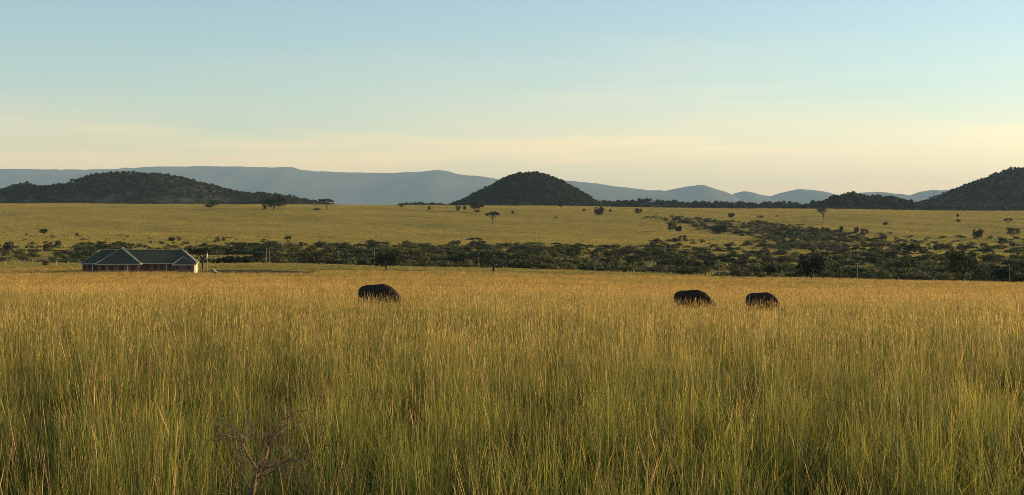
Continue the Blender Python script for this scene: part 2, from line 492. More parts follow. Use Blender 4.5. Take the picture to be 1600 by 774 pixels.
LEFT = [(-260,302),(-200,290),(-120,298),(-60,296),(0,299),(20,292),(40,284),(55,288),(75,292),(100,286),(125,279),(150,271),(175,268),(200,267.5),(215,269),(250,270),(280,275),(310,283),(335,288),(360,296),(390,301),(430,302),(450,305),(470,309),(490,313),(510,317),(530,321),(570,325)]
MID = [(690,326),(700,322),(715,315),(735,305),(755,295),(775,285),(790,277),(805,271),(820,268.5),(835,268.5),(850,271),(870,278),(890,288),(905,297),(920,306),(935,315),(948,325)]
RIGHT = [(1425,322),(1440,315),(1460,307),(1480,300),(1500,292),(1520,284),(1540,277),(1560,268),(1580,262),(1600,261),(1640,262),(1700,274),(1780,298),(1840,322)]
SMALL = [(1215,328),(1240,322),(1270,317),(1290,310),(1310,305),(1330,303),(1345,304),(1370,306),(1390,307),(1410,311),(1430,317),(1465,320),(1500,321),(1560,322),(1650,322),(1700,330)]
RISE = [(925,322),(940,314),(960,315),(1000,312),(1010,310.5),(1040,315),(1100,317),(1150,316),(1200,318),(1240,317),(1270,325)]
RISE2 = [(600,328),(625,320),(650,317.5),(680,318),(715,322)]
hills = {}
hills['left'] = build_hill('hill', 'long dark wooded hill on the left of the far plain', LEFT, 3900, 330, 4.2, 22, M['hill'])
hills['mid'] = build_hill('hill', 'round dark wooded hill in the middle of the skyline', MID, 3800, 300, 4.2, 20, M['hill'])
hills['right'] = build_hill('hill', 'steep dark wooded hill running out of the right edge', RIGHT, 4300, 360, 3.6, 15, M['hill'])
hills['small'] = build_hill('hill', 'low bushy hill before the steep hill on the right', SMALL, 3500, 160, 5.0, 14, M['hill'])
hills['rise'] = build_hill('hill', 'low wooded rise right of the round middle hill', RISE, 3900, 150, 4.4, 12, M['hill'])
hills['rise2'] = build_hill('hill', 'low faint wooded rise left of the round middle hill', RISE2, 4600, 160, 3.6, 12, M['hill'])

MT_L = [(-500,270),(-300,266),(-100,263),(0,264),(100,265.5),(150,265),(188,264),(200,261.5),(210,263.5),(230,261),(320,260),(400,261),(460,262),(472,266),(500,268.5),(560,270),(610,270.5),(660,268),(680,266),(700,268),(720,273),(745,275.5),(772,279),(800,284),(850,292),(900,302),(940,312),(980,330)]
MT_R = [(820,300),(860,288),(880,282.5),(900,283.5),(940,288.5),(980,293),(1015,297.5),(1040,297.5),(1070,292.5),(1097,289),(1112,294),(1128,299),(1143,305),(1150,301),(1162,298.5),(1180,302),(1203,308),(1220,302),(1245,296),(1270,296.5),(1290,301),(1308,306),(1330,302.5),(1370,299.5),(1400,303),(1422,306),(1440,300),(1455,297),(1470,298),(1478,296.5),(1500,301),(1550,308),(1620,300),(1720,306),(1850,300),(2000,318)]
build_hill('mountain', 'long flat-topped blue mountain range fading into haze on the left', MT_L, 40000, 5500, 0, -5, M['mount'], nx=300, ny=40, rough=0.1, gully=0.10, sharp=1.2)
build_hill('mountain', 'jagged blue mountain range fading into haze on the right', MT_R, 36000, 4000, 0, -5, M['mount'], nx=320, ny=36, rough=0.1, gully=0.10, sharp=1.1)

# ------------------------------------------------------------------ scatter (instances, for stuff only)
def set_gc(me, cols):
    a = me.color_attributes.new('gc', 'FLOAT_COLOR', 'POINT')
    a.data.foreach_set('color', np.asarray(cols, np.float32).ravel())

def scatter(name, pts, rot, scl, idx, protos, label, cat):
    me = bpy.data.meshes.new(name)
    n = len(pts)
    me.vertices.add(n)
    me.vertices.foreach_set('co', np.asarray(pts, np.float32).ravel())
    a = me.attributes.new('rot', 'FLOAT_VECTOR', 'POINT'); a.data.foreach_set('vector', np.asarray(rot, np.float32).ravel())
    a = me.attributes.new('scl', 'FLOAT_VECTOR', 'POINT'); a.data.foreach_set('vector', np.asarray(scl, np.float32).ravel())
    a = me.attributes.new('idx', 'INT', 'POINT'); a.data.foreach_set('value', np.asarray(idx, np.int32).ravel())
    me.update()
    o = bpy.data.objects.new(name, me); COL.objects.link(o)
    c = bpy.data.collections.new(name + '_pieces')
    for i, p in enumerate(protos):
        p.name = '%s_piece_%02d' % (name, i)
        c.objects.link(p)
    ng = bpy.data.node_groups.new(name + '_scatter', 'GeometryNodeTree')
    ng.interface.new_socket('Geometry', in_out='INPUT', socket_type='NodeSocketGeometry')
    ng.interface.new_socket('Geometry', in_out='OUTPUT', socket_type='NodeSocketGeometry')
    N, L = ng.nodes, ng.links
    gi = N.new('NodeGroupInput'); go = N.new('NodeGroupOutput')
    ip = N.new('GeometryNodeInstanceOnPoints')
    ci = N.new('GeometryNodeCollectionInfo'); ci.inputs['Collection'].default_value = c
    ci.inputs['Separate Children'].default_value = True; ci.inputs['Reset Children'].default_value = True
    ip.inputs['Pick Instance'].default_value = True
    def na(nm, t):
        q = N.new('GeometryNodeInputNamedAttribute'); q.data_type = t; q.inputs['Name'].default_value = nm
        return q.outputs['Attribute']
    L.new(gi.outputs[0], ip.inputs['Points']); L.new(ci.outputs[0], ip.inputs['Instance'])
    L.new(na('rot', 'FLOAT_VECTOR'), ip.inputs['Rotation']); L.new(na('scl', 'FLOAT_VECTOR'), ip.inputs['Scale'])
    L.new(na('idx', 'INT'), ip.inputs['Instance Index'])
    L.new(ip.outputs[0], go.inputs[0])
    md = o.modifiers.new('scatter', 'NODES'); md.node_group = ng
    tag(o, label, cat, kind='stuff')
    return o

# ------------------------------------------------------------------ grass
def tuft(nblades, radius, h0, h1, w0, w1, nstalk, s0, s1, sw, mat, lean=0.25, seed=1):
    g = np.random.default_rng(seed)
    V = []; Fc = []; C = []
    def blade(bx, by, h, w, ang, ln, bend, rnd, hmax, head=None):
        b = len(V)
        ca, sa = math.cos(ang), math.sin(ang)
        pa = g.uniform(0, 2*math.pi); px_, py_ = math.cos(pa), math.sin(pa)
        segs = [0, 0.4, 0.75, 1.0]
        for i, t in enumerate(segs):
            off = ln*t + bend*t*t
            cx, cy, cz = bx + ca*off*h, by + sa*off*h, h*t*(1 - 0.25*min(1, abs(ln+bend))*t)
            ww = w*(1 - 0.85*t**1.6)
            if i < 3:
                V.append((cx - px_*ww, cy - py_*ww, cz)); V.append((cx + px_*ww, cy + py_*ww, cz))
                C.extend([(cz/hmax, rnd, 0, 1)]*2)
            else:
                V.append((cx, cy, cz)); C.append((cz/hmax, rnd, 0, 1))
        Fc.append((b, b+1, b+3, b+2)); Fc.append((b+2, b+3, b+5, b+4)); Fc.append((b+4, b+5, b+6))
        if head:
            hl, hw = head
            tx, ty, tz = V[-1]
            q = len(V)
            dx, dy = ca*0.25*hl, sa*0.25*hl
            for k, (t, wd) in enumerate(((-0.15, 0.15), (0.25, 1.0), (0.65, 0.75), (1.0, 0.1))):
                for s in (-1, 1):
                    V.append((tx + dx*t + s*px_*hw*wd, ty + dy*t + s*py_*hw*wd, tz + hl*t - 0.02)); C.append((1.0, rnd, 1, 1))
            for k in range(3): Fc.append((q+2*k, q+2*k+1, q+2*k+3, q+2*k+2))
    for i in range(nblades):
        r = radius*math.sqrt(g.uniform()); a = g.uniform(0, 2*math.pi)
        h = g.uniform(h0, h1)
        blade(r*math.cos(a), r*math.sin(a), h, g.uniform(w0, w1)*0.5, g.uniform(0, 2*math.pi), g.normal(0, lean*0.5), abs(g.normal(0, lean)), g.uniform(), s1)
    for i in range(nstalk):
        r = radius*math.sqrt(g.uniform()); a = g.uniform(0, 2*math.pi)
        h = g.uniform(s0, s1)
        blade(r*math.cos(a), r*math.sin(a), h, sw*0.5, g.uniform(0, 2*math.pi), g.normal(0, 0.06), abs(g.normal(0, 0.10)), g.uniform(), s1,
              head=(g.uniform(0.08, 0.17)*s1, sw*g.uniform(0.35, 0.65)))
    me = bpy.data.meshes.new('tuft'); me.from_pydata(V, [], Fc)
    set_gc(me, C); me.materials.append(mat)
    return bpy.data.objects.new('tuft', me)

def field(y0, y1, dens, umax=0.5, keep=None, seed=0):
    g = np.random.default_rng(seed)
    n = int(dens*umax*(y1*y1 - y0*y0))
    y = np.sqrt(g.uniform(y0*y0, y1*y1, n)); x = g.uniform(-umax, umax, n)*y
    if keep is not None:
        k = g.uniform(0, 1, n) < keep(x, y)
        x, y = x[k], y[k]
    z = ground_z(x, y)
    return np.column_stack([x, y, z]), g

def vnoise(x, y, s, seed=0.0):
    return np.array([mnoise.noise(Vector((a*s, b*s, seed))) for a, b in zip(x, y)])*0.5 + 0.5

SHRUB = Vector((-1.92, 10.5, 0))
def keep_near(x, y):
    k = np.clip(-0.55 + 2.8*vnoise(x, y, 0.7, 3.0), 0.05, 1)
    d = np.abs(x - SHRUB.x*y/SHRUB.y)
    k = np.where((y < 10.7) & (d < 0.42*y/10.5), k*0.30, k)
    return k*np.clip((38-y)/12, 0, 1)
def layer(name, y0, y1, dens, protos, mat_label, s_lo, s_hi, seed, keep=None, zs=(0.8, 1.2), umax=0.5, hn=0.0):
    pts, g = field(y0, y1, dens, umax, keep, seed)
    n = len(pts)
    rot = np.zeros((n, 3)); rot[:, 2] = g.uniform(0, 2*math.pi, n)
    rot[:, 0] = g.normal(0, 0.05, n); rot[:, 1] = g.normal(-0.03, 0.05, n)
    s = g.uniform(s_lo, s_hi, n)
    zz = s*g.uniform(zs[0], zs[1], n)
    if hn: zz *= 1 - hn + 2*hn*vnoise(pts[:, 0], pts[:, 1], 0.18 if y1 < 60 else 0.05, seed)
    if y1 < 60: zz *= 1 - 0.38*np.clip((pts[:, 1]-14)/18, 0, 1)
    if y0 == 24:
        for bx, by in ((-7.2, 78), (10.5, 82), (14.5, 82)):
            zz *= np.where((np.abs(pts[:, 0]-bx) < 2.6) & (pts[:, 1] > by-7) & (pts[:, 1] < by+1), 0.60, 1.0)
    scl = np.column_stack([s, s, zz])
    scatter(name, pts, rot, scl, g.integers(0, len(protos), n), protos, mat_label, 'grass')

near_p = ([tuft(58, 0.20, 0.15, 0.85, 0.004, 0.009, 3, 0.75, 1.20, 0.0045, M['grass'], 0.26 + 0.06*i, 10+i) for i in range(6)]
          + [tuft(26, 0.24, 0.3, 0.8, 0.004, 0.008, 8, 0.95, 1.35, 0.0045, M['grass'], 0.34, 9)]
          + [tuft(50, 0.20, 0.12, 0.50, 0.010, 0.020, 1, 0.5, 0.85, 0.0045, M['grass'], 0.6, 8)]
          + [tuft(50, 0.16, 0.40, 1.00, 0.004, 0.008, 4, 0.85, 1.25, 0.0045, M['grass'], 0.55, 7)])
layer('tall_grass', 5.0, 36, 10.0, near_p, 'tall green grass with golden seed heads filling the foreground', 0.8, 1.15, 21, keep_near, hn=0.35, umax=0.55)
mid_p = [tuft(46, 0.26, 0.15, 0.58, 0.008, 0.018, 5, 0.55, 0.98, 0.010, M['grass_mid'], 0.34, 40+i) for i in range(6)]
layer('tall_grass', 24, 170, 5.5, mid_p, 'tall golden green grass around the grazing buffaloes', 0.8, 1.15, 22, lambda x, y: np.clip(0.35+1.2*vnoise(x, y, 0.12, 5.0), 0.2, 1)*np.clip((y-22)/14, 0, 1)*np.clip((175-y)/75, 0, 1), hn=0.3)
far_p = [tuft(50, 0.7, 0.22, 0.65, 0.03, 0.06, 6, 0.5, 0.85, 0.035, M['grass_far'], 0.26, 60+i) for i in range(5)]
def keep_far(x, y):
    px = 800 + F*x/y
    edge = np.clip(405 + (px-900)*0.28, 405, 505)
    k = np.where(y < edge, 1.0, 0.0)*np.clip((y-70)/90, 0, 1)
    k[(np.abs(x+84-15) < 17) & (y > 366)] = 0
    return k
layer('tall_grass', 75, 506, 0.95, far_p, 'golden tall grass of the far field up to the valley edge', 0.8, 1.2, 23, keep_far)
short_p = [tuft(40, 1.3, 0.10, 0.30, 0.04, 0.08, 2, 0.3, 0.4, 0.03, M['grass_short'], 0.2, 80+i) for i in range(3)]
def keep_short(x, y):
    px = 800 + F*x/y
    edge = np.clip(405 + (px-900)*0.28, 405, 505)
    return np.where(y >= edge-2, 1.0, 0.0)
layer('short_grass', 395, 512, 0.5, short_p, 'strip of short greener grass along the valley edge', 0.8, 1.2, 24, keep_short)
plain_p = [tuft(60, 8.0, 0.35, 0.75, 0.3, 0.55, 0, 0.3, 0.75, 0.03, M['grass_plain'], 0.15, 90+i) for i in range(4)]
layer('plain_grass', 950, 3120, 0.024, plain_p, 'dry golden grass covering the far sloping plain', 0.8, 1.3, 25, umax=0.44)
vall_p = [tuft(40, 4.0, 0.3, 0.7, 0.12, 0.22, 0, 0.3, 0.7, 0.03, M['grass_short'], 0.15, 95+i) for i in range(3)]
layer('valley_grass', 512, 1000, 0.035, vall_p, 'olive grass between the bushes of the valley', 0.8, 1.3, 26, umax=0.44)

# ------------------------------------------------------------------ foliage
def crown_mesh(name, blobs, nleaf, size, mat, seed, flat=0.0):
    """leaf clumps: many small quads spread through lumpy blobs (x,y,z,rx,ry,rz)"""
    g = np.random.default_rng(seed)
    w = np.array([b[3]*b[4]*b[5] for b in blobs])**0.67; w /= w.sum()
    V = []; Fc = []; C = []
    for i in range(nleaf):
        b = blobs[g.choice(len(blobs), p=w)]
        d = g.normal(size=3); d /= np.linalg.norm(d)
        rr = g.uniform(0.45, 1.0)**0.6*g.uniform(0.9, 1.12)
        c = np.array([b[0]+d[0]*b[3]*rr, b[1]+d[1]*b[4]*rr, b[2]+d[2]*b[5]*rr])
        n = d*0.7 + g.normal(size=3)*0.6 + np.array([0, 0, flat]); n /= np.linalg.norm(n)
        a = np.cross(n, g.normal(size=3)); a /= np.linalg.norm(a); e = np.cross(n, a)
        s = size*g.uniform(0.55, 1.35); rnd = g.uniform()
        q = len(V)
        k1, k2 = g.uniform(0.6, 1.0), g.uniform(0.5, 0.9)
        V += [tuple(c - a*s), tuple(c + e*s*k2), tuple(c + a*s*k1), tuple(c - e*s*k2*k1)]
        C += [(0.5, rnd, 0, 1)]*4
        Fc.append((q, q+1, q+2, q+3))
    me = bpy.data.meshes.new(name); me.from_pydata(V, [], Fc); set_gc(me, C); me.materials.append(mat)
    return me

def blobs_round(g, n=9, rx=0.5, rz_=0.4, cz=0.62, br=0.24):
    out = []
    for i in range(n):
        a = g.uniform(0, 2*math.pi); r = rx*math.sqrt(g.uniform())*0.75
        s = br*g.uniform(0.7, 1.25)
        out.append((r*math.cos(a), r*math.sin(a), cz + rz_*g.uniform(-0.6, 0.6)*(1-r/rx*0.5), s, s, s*g.uniform(0.6, 0.9)))
    return out
def blobs_umbrella(g, n=11, rx=0.62, cz=0.84, br=0.2):
    out = []
    for i in range(n):
        a = g.uniform(0, 2*math.pi); r = rx*math.sqrt(g.uniform())
        s = br*g.uniform(0.7, 1.2)
        out.append((r*math.cos(a), r*math.sin(a), cz + 0.06*g.uniform(-1, 1) - 0.12*(r/rx)**2, s, s, s*0.38))
    return out
def blobs_bush(g, n=7, rx=0.62, h=0.75, br=0.33):
    out = []
    for i in range(n):
        a = g.uniform(0, 2*math.pi); r = rx*math.sqrt(g.uniform())*0.8
        s = br*g.uniform(0.65, 1.2)
        out.append((r*math.cos(a), r*math.sin(a), s*0.6 + (h-s)*g.uniform(0, 1)*(1-0.6*r/rx), s, s, s*0.8))
    return out

def trunk_mesh(name, blobs, seed, base_r=0.035, fork=0.35, mat=None):
    g = np.random.default_rng(seed)
    mb = MB()
    fk = Vector((g.normal(0, 0.02), g.normal(0, 0.02), fork))
    mb.tube([(0, 0, -0.05), (0.004, 0.006, fork*0.5), fk], [base_r*1.3, base_r, base_r*0.85], 7)
    for b in blobs:
        e = Vector(b[:3]); m = fk.lerp(e, 0.5) + Vector((g.normal(0, .03), g.normal(0, .03), -0.02))
        mb.tube([fk - Vector((0, 0, 0.02)), m, e], [base_r*0.55, base_r*0.34, base_r*0.12], 5)
    return mb.build(name, mat or M['bark'], None, True, link=False).data

TREES = {}
def make_tree_kind(kind, seed, nleaf=700, size=0.045, leaf='leaf', **kw):
    g = np.random.default_rng(seed)
    if kind.startswith('umbrella'): b = blobs_umbrella(g, **kw); fork = 0.45
    elif kind.startswith('bush'): b = blobs_bush(g, **kw); fork = 0.12
    else: b = blobs_round(g, **kw); fork = 0.3
    TREES[kind] = (crown_mesh('crown', b, nleaf, size, M[leaf], seed, 0.5 if kind.startswith('umbrella') else 0.0),
                   trunk_mesh('trunk', b, seed, 0.03 if not kind.startswith('bush') else 0.02, fork))
make_tree_kind('umbrella_a', 101, 900, 0.05)
make_tree_kind('umbrella_b', 102, 800, 0.05, rx=0.7, cz=0.8)
make_tree_kind('round_a', 103, 900, 0.05)
make_tree_kind('round_b', 104, 900, 0.05, n=12, rx=0.6, rz_=0.5, cz=0.6, br=0.22)
make_tree_kind('round_open', 105, 420, 0.04, n=11, rx=0.6, rz_=0.45, cz=0.66, br=0.2)
make_tree_kind('round_dense', 106, 1700, 0.05, 'leaf_dark', n=14, rx=0.58, rz_=0.46, cz=0.60, br=0.27)
for i in range(6):
    make_tree_kind('bush_%d' % i, 110+i, 420, 0.075, 'leaf_bush', n=6+i % 4, rx=0.55+0.05*(i % 3), h=0.7+0.06*(i % 4))
for i in range(2):
    make_tree_kind('bush_brown_%d' % i, 130+i, 420, 0.07, 'leaf_brown', n=7, rx=0.65, h=0.65)
make_tree_kind('bush_dark', 120, 520, 0.07, 'leaf', n=8)
make_tree_kind('bush_red', 121, 420, 0.075, 'leaf_red', n=7)

def plant(name, kind, px, base, top, wpx, label, cat, group=None, ymin=6.0, y=None, ymax=3500, rz_=None):
    """a tree with trunk and crown; base/top image rows give the place on the terrain and the height"""
    p = hit(px, base, ymin, ymax) if y is None else Vector(((px-800)/F*y, y, gz((px-800)/F*y, y)))
    if p is None:
        print('MISS', label); return None
    H = (base - top)/F*p.y if y is None else (rz(top, y) - p.z)
    W = wpx/F*p.y
    cr, tr = TREES[kind]
    xs = np.array([v.co[:] for v in cr.vertices]); w0 = np.percentile(xs[:, 0], 98.5) - np.percentile(xs[:, 0], 1.5); h0 = np.percentile(xs[:, 2], 98.5)
    e = empty(name, p, rz_ if rz_ is not None else random.uniform(-0.25, 0.25))
    e.scale = (W/w0, W/w0, H/h0)
    for nm, me in (('trunk', tr), ('crown', cr)):
        o = bpy.data.objects.new(nm, me); COL.objects.link(o); o.parent = e
    tag(e, label, cat, group)
    return e

G1 = 'lone trees and bushes scattered on the far plain'
# trees standing at the edge of the tall grass
plant('acacia_tree', 'round_dense', 603, 428, 395, 36, 'dark leafy tree with a bare trunk behind the grass above the lone buffalo', 'tree', y=430)
plant('acacia_tree', 'round_open', 771, 428, 389, 40, 'thin open-crowned tree on a slender trunk before the valley thicket', 'tree', y=440)
plant('acacia_tree', 'umbrella_b', 316, 421, 387, 38, 'broad dark tree on thin stems right beside the green-roofed house', 'tree', y=400)
plant('acacia_tree', 'round_dense', 1268, 438, 400, 40, 'dark dense tree with its short trunk in the golden grass on the right', 'tree', y=470)
plant('acacia_tree', 'round_b', 1505, 443, 393, 44, 'tall spreading dark tree at the valley edge far right', 'tree', y=505)
# plain
for a in [
 ('acacia_tree','round_a',69,368.5,358,12,'small round dark tree alone on the plain far left','tree'),
 ('bush','bush_dark',42,369.5,365,5,'tiny dark bush left of the small round tree','bush'),
 ('bush','bush_0',120,370,364,6,'tiny bush right of the small round tree','bush'),
 ('bush','bush_red',15,393,378,17,'reddish brown bush at the left edge of the valley','bush'),
 ('bush','bush_red',75,393.5,382,14,'reddish brown bush between the left edge and the house','bush'),
 ('acacia_tree','round_a',269,380,371,10,'little tree on the slope behind the house roof','tree'),
 ('acacia_tree','bush_2',339,379,369,9,'first of two small bushes right of the little tree behind the house','bush'),
 ('bush','bush_1',349,378,370,8,'second of two small bushes right of the little tree behind the house','bush'),
 ('acacia_tree','round_dense',428,328,307,36,'broad flat-topped tree before the tail of the left hill','tree'),
 ('bush','bush_dark',413.5,328,320,6,'dark stump-like bush beside the broad flat-topped tree','bush'),
 ('acacia_tree','umbrella_b',510,328.5,311,21,'dark spreading tree at the plain edge with a long shadow','tree'),
 ('bush','bush_dark',495,329,325.5,12,'flat dark leaf patch standing for the shadow left of the dark spreading tree','bush'),  # leaf clump added as the cast shadow of the spreading tree
 ('acacia_tree','round_b',336,325.5,312,15,'rounded tree in the pair under the left hill','tree'),
 ('bush','bush_dark',326,325,319,14,'low dark bush in the pair under the left hill','bush'),
 ('acacia_tree','round_a',627.5,326.5,318,6,'small upright tree on the skyline between the hills','tree'),
 ('bush','bush_red',671,328.5,322,5,'small brown bush on the plain edge left of the middle hill','bush'),
 ('acacia_tree','round_b',716.5,331.5,322,8,'small tree at the left foot of the middle hill','tree'),
 ('acacia_tree','round_a',726.5,331.5,322,5,'thin upright tree right beside the small tree at the hill foot','tree'),
 ('acacia_tree','round_b',747,330.5,315,24,'wide tree at the left foot of the middle hill','tree'),
 ('bush','bush_red',746.5,332.5,328,9,'brown leafy clump standing for the termite mound under the wide tree','bush'),  # bush mesh used in place of a termite mound
 ('acacia_tree','umbrella_a',770,351.5,331,22,'flat-topped acacia alone on the plain below the middle hill','tree'),
 ('bush','bush_dark',801,334.5,329,5,'dark round bush right of the flat-topped acacia','bush'),
 ('bush','bush_1',868,342,338,6,'tiny bush on the plain below the middle hill','bush'),
 ('acacia_tree','round_a',877,326.5,317,8,'small tree before the right half of the middle hill','tree'),
 ('bush','bush_red',913,331,326,5,'small brown bush at the right foot of the middle hill','bush'),
 ('acacia_tree','round_dense',936,340,324,14,'rounded dark tree at the right foot of the middle hill','tree'),
 ('bush','bush_red',954,332.5,327,4,'thin brown bush right of the rounded dark tree','bush'),
 ('acacia_tree','round_b',998,336.5,326,11,'dark tree where the bushy gully starts on the plain','tree'),
 ('acacia_tree','round_b',1050,364,348,13,'leaning pair-crowned tree on the grass tongue left of the gully','tree'),
 ('acacia_tree','round_dense',1060,364.5,353,10,'lower tree joined to the pair-crowned tree left of the gully','tree'),
 ('acacia_tree','round_dense',1125,368,352,20,'big dark bushy tree at the lower side of the gully','tree'),
 ('acacia_tree','round_a',1143.5,343.5,333.5,10,'dark tree sticking out above the gully bushes','tree'),
 ('bush','bush_0',1188,341,337,11,'flat bush on the plain right of the tree above the gully','bush'),
 ('acacia_tree','round_open',1287,341.5,322.5,17,'pale feathery tree alone on the right plain','tree'),
 ('bush','bush_red',1384,352.5,347,9,'brown bush alone in the middle of the right plain','bush'),
 ('bush','bush_dark',1496,339.5,334,5,'upper small bush of two on the right plain','bush'),
 ('bush','bush_dark',1497,348,342.5,7,'lower small bush of two on the right plain','bush'),
 ('bush','bush_1',1214,339.5,336,4,'tiny bush near the plain edge right of the gully','bush'),
 ('acacia_tree','umbrella_a',1575,354,341.5,14,'flat-crowned thin tree near the right edge','tree'),
 ('acacia_tree','round_b',1584,371,356,19,'bushy dark tree below the flat-crowned tree at the right edge','tree'),
 ('acacia_tree','round_dense',1528,376,358.5,15,'round tree on a bare trunk on the right plain','tree'),
 ('acacia_tree','round_b',1567,386,371,14,'dark tree at the thicket edge under the right plain','tree'),
 ('acacia_tree','round_a',1286,363.5,355.5,6,'small upright tree at the upper thicket edge on the right','tree'),
 ('acacia_tree','round_a',1315,369,354,7,'thin grey tree at the upper thicket edge on the right','tree'),
 ('acacia_tree','round_dense',1338,366.5,355,7,'narrow dark tree left of a leaning tree above the right thicket','tree'),
 ('acacia_tree','round_b',1351,369.5,357.5,12,'leaning dark tree right of a narrow tree above the right thicket','tree'),
 ('acacia_tree','round_a',1378,378.5,369,8,'small dark tree standing clear of the right thicket','tree'),
 ('acacia_tree','round_dense',1421,397,381.5,14,'forked dark tree inside the right thicket','tree'),
 ('acacia_tree','umbrella_a',450,386,369,11,'small flat-topped tree poking above the thicket right of the house','tree'),
]:
    plant(*a, group=None, ymin=520 if a[3] > 345 else 900)

# ------------------------------------------------------------------ bushes in the valley
def inpoly(px, py, poly):
    r = False; n = len(poly)
    for i in range(n):
        x1, y1 = poly[i]; x2, y2 = poly[(i+1) % n]
        if (y1 > py) != (y2 > py) and px < (x2-x1)*(py-y1)/(y2-y1)+x1: r = not r
    return r
POLYS = [
 ([(420,384),(520,383),(800,384),(1000,390),(1015,378),(1090,376),(1120,386),(1200,380),(1300,384),(1600,388),(1680,390),(1680,455),(1600,451),(1200,440),(900,427),(600,419),(400,415)], 1750, (2.6, 8.0)),
 ([(1010,339),(1100,344),(1200,350),(1260,358),(1330,366),(1330,378),(1200,378),(1120,366),(1050,354)], 60, (4.5, 9.5)),
 ([(1005,338),(1050,340),(1100,344),(1200,350),(1260,357),(1330,366),(1330,380),(1210,376),(1130,364),(1060,352),(1020,344)], 300, (3.0, 8.5)),
 ([(1170,352),(1300,364),(1430,378),(1430,392),(1180,392)], 190, (3.0, 7.5)),
 ([(1250,360),(1680,378),(1680,392),(1250,386)], 110, (3.5, 7)),
 ([(-60,384),(420,382),(420,412),(-60,412)], 220, (2.5, 4.8)),
 ([(120,388),(205,388),(205,412),(120,412)], 150, (3.5, 6.5)),
 ([(305,395),(430,390),(430,414),(305,414)], 260, (3.5, 6.5)),
 ([(-60,370),(440,370),(440,384),(-60,384)], 60, (1.6, 3.6)),
 ([(-40,325),(1680,336),(1680,372),(-40,372)], 70, (1.0, 2.4)),
]
BLAB = [('dark green bush in the dense thicket of the valley beyond the field', 'bushes of the valley thicket'),
 ('dark bush in the strip of bushes along the gully on the right plain', 'bushes along the gully on the plain'),
 ('dark bush in the strip of bushes along the gully on the right plain', 'bushes along the gully on the plain'),
 ('dark bush where the gully strip joins the right part of the thicket', 'bushes where the gully meets the thicket'),
 ('dark bush at the ragged upper edge of the thicket on the right', 'bushes at the upper edge of the right thicket'),
 ('olive bush on the grassy slope behind and left of the house', 'bushes on the left slope'),
 ('dark bush in the clump behind the left end of the house roof', 'bushes behind the left end of the house'),
 ('dark bush in the clump between the house tree and the double pole', 'bushes right of the house'),
 ('small bush on the upper left slope below the open plain', 'small bushes on the upper left slope'),
 ('tiny dark bush dotted on the open golden plain', 'tiny bushes on the open plain')]
bushes = []
for poly, n, (s0, s1) in POLYS:
    x0 = min(p[0] for p in poly); x1 = max(p[0] for p in poly); y0 = min(p[1] for p in poly); y1 = max(p[1] for p in poly)
    k = 0; tries = 0
    while k < n and tries < n*40:
        tries += 1
        px = random.uniform(x0, x1); py = random.uniform(y0, y1)
        if not inpoly(px, py, poly): continue
        p = hit(px, py, 525)
        if p is None or p.y < 525: continue
        if n > 80 and n not in (300, 190) and mnoise.noise(Vector((p.x*0.010, p.y*0.022, 2.0))) < (-0.26 if px < 1000 else -0.14): continue
        k += 1
        s = random.uniform(s0, s1)
        bushes.append((p, s, BLAB[POLYS.index((poly, n, (s0, s1)))]))
bushes.sort(key=lambda b: -b[1]/b[0].y)
named = bushes[:250]; rest = bushes[250:]
for p, s, lab in named:
    q = random.random(); nm_, lb, ct = 'bush', lab[0], 'bush'
    kind = 'bush_%d' % random.randrange(6)
    sc3 = (s*random.uniform(0.9, 1.4), s*random.uniform(0.9, 1.4), s*random.uniform(0.65, 1.0))
    if q < 0.12: kind = 'bush_dark'
    elif q < 0.30: kind = 'bush_brown_%d' % random.randrange(2)
    elif q < 0.50 and s > 3.5:
        kind = random.choice(['umbrella_a', 'umbrella_b', 'round_a', 'round_b', 'round_dense'])
        nm_, ct = 'acacia_tree', 'tree'
        lb = lb.replace('bush in', 'acacia tree in').replace('bush on', 'acacia tree on').replace('bush at', 'acacia tree at').replace('bush dotted', 'acacia tree dotted')
        sc3 = (s*random.uniform(0.7, 1.0), s*random.uniform(0.7, 1.0), s*random.uniform(0.75, 1.05))
    if lab is BLAB[0]:
        px = 800 + F*p.x/p.y
        seg = sum(px > q_ for q_ in (585, 748, 930, 1125, 1340, 1578))
        where = ['left of the pole by the dark tree', 'between the dark tree and the thin tree', 'between thin tree and first double-armed pole',
                 'between the two poles with double crossarms', 'right of the second double-armed pole', 'between the last two poles', 'right of the last pole'][seg]
        depth = 'front' if p.y < 760 else 'back'
        kd = 'dark-leaved acacia tree' if ct == 'tree' else {'bush_dark': 'very dark bush', 'bush_brown_0': 'brownish bush', 'bush_brown_1': 'brownish bush'}.get(kind, 'olive green bush')
        lb = '%s in the %s thicket %s' % (kd, depth, where)
        lab = (lb, lb.replace('bush in', 'bushes in').replace('tree in', 'trees in'))
    cr, tr = TREES[kind]
    e = empty(nm_, p, random.uniform(0, 6.28))
    e.scale = sc3
    for nm, me in (('trunk', tr), ('crown', cr)):
        o = bpy.data.objects.new(nm, me); COL.objects.link(o); o.parent = e
    tag(e, lb, ct, lab[1] if ct == 'bush' else lab[1].replace('bushes', 'acacia trees'))
bp = []
for kd in ['bush_%d' % i for i in range(6)] + ['bush_brown_0', 'bush_brown_1', 'umbrella_a', 'round_b', 'bush_dark']:
    bp.append(bpy.data.objects.new('piece', TREES[kd][0]))
n = len(rest)
bs = np.array([b[1] for b in rest])
scatter('thicket', [tuple(b[0]) for b in rest], np.column_stack([np.zeros(n), np.zeros(n), rng.uniform(0, 6.28, n)]),
        np.column_stack([bs*rng.uniform(0.9, 1.4, n), bs*rng.uniform(0.9, 1.4, n), bs*rng.uniform(0.7, 1.0, n)]), rng.integers(0, len(bp), n), bp,
        'dense olive bush thicket filling the valley behind the grass field', 'thicket')

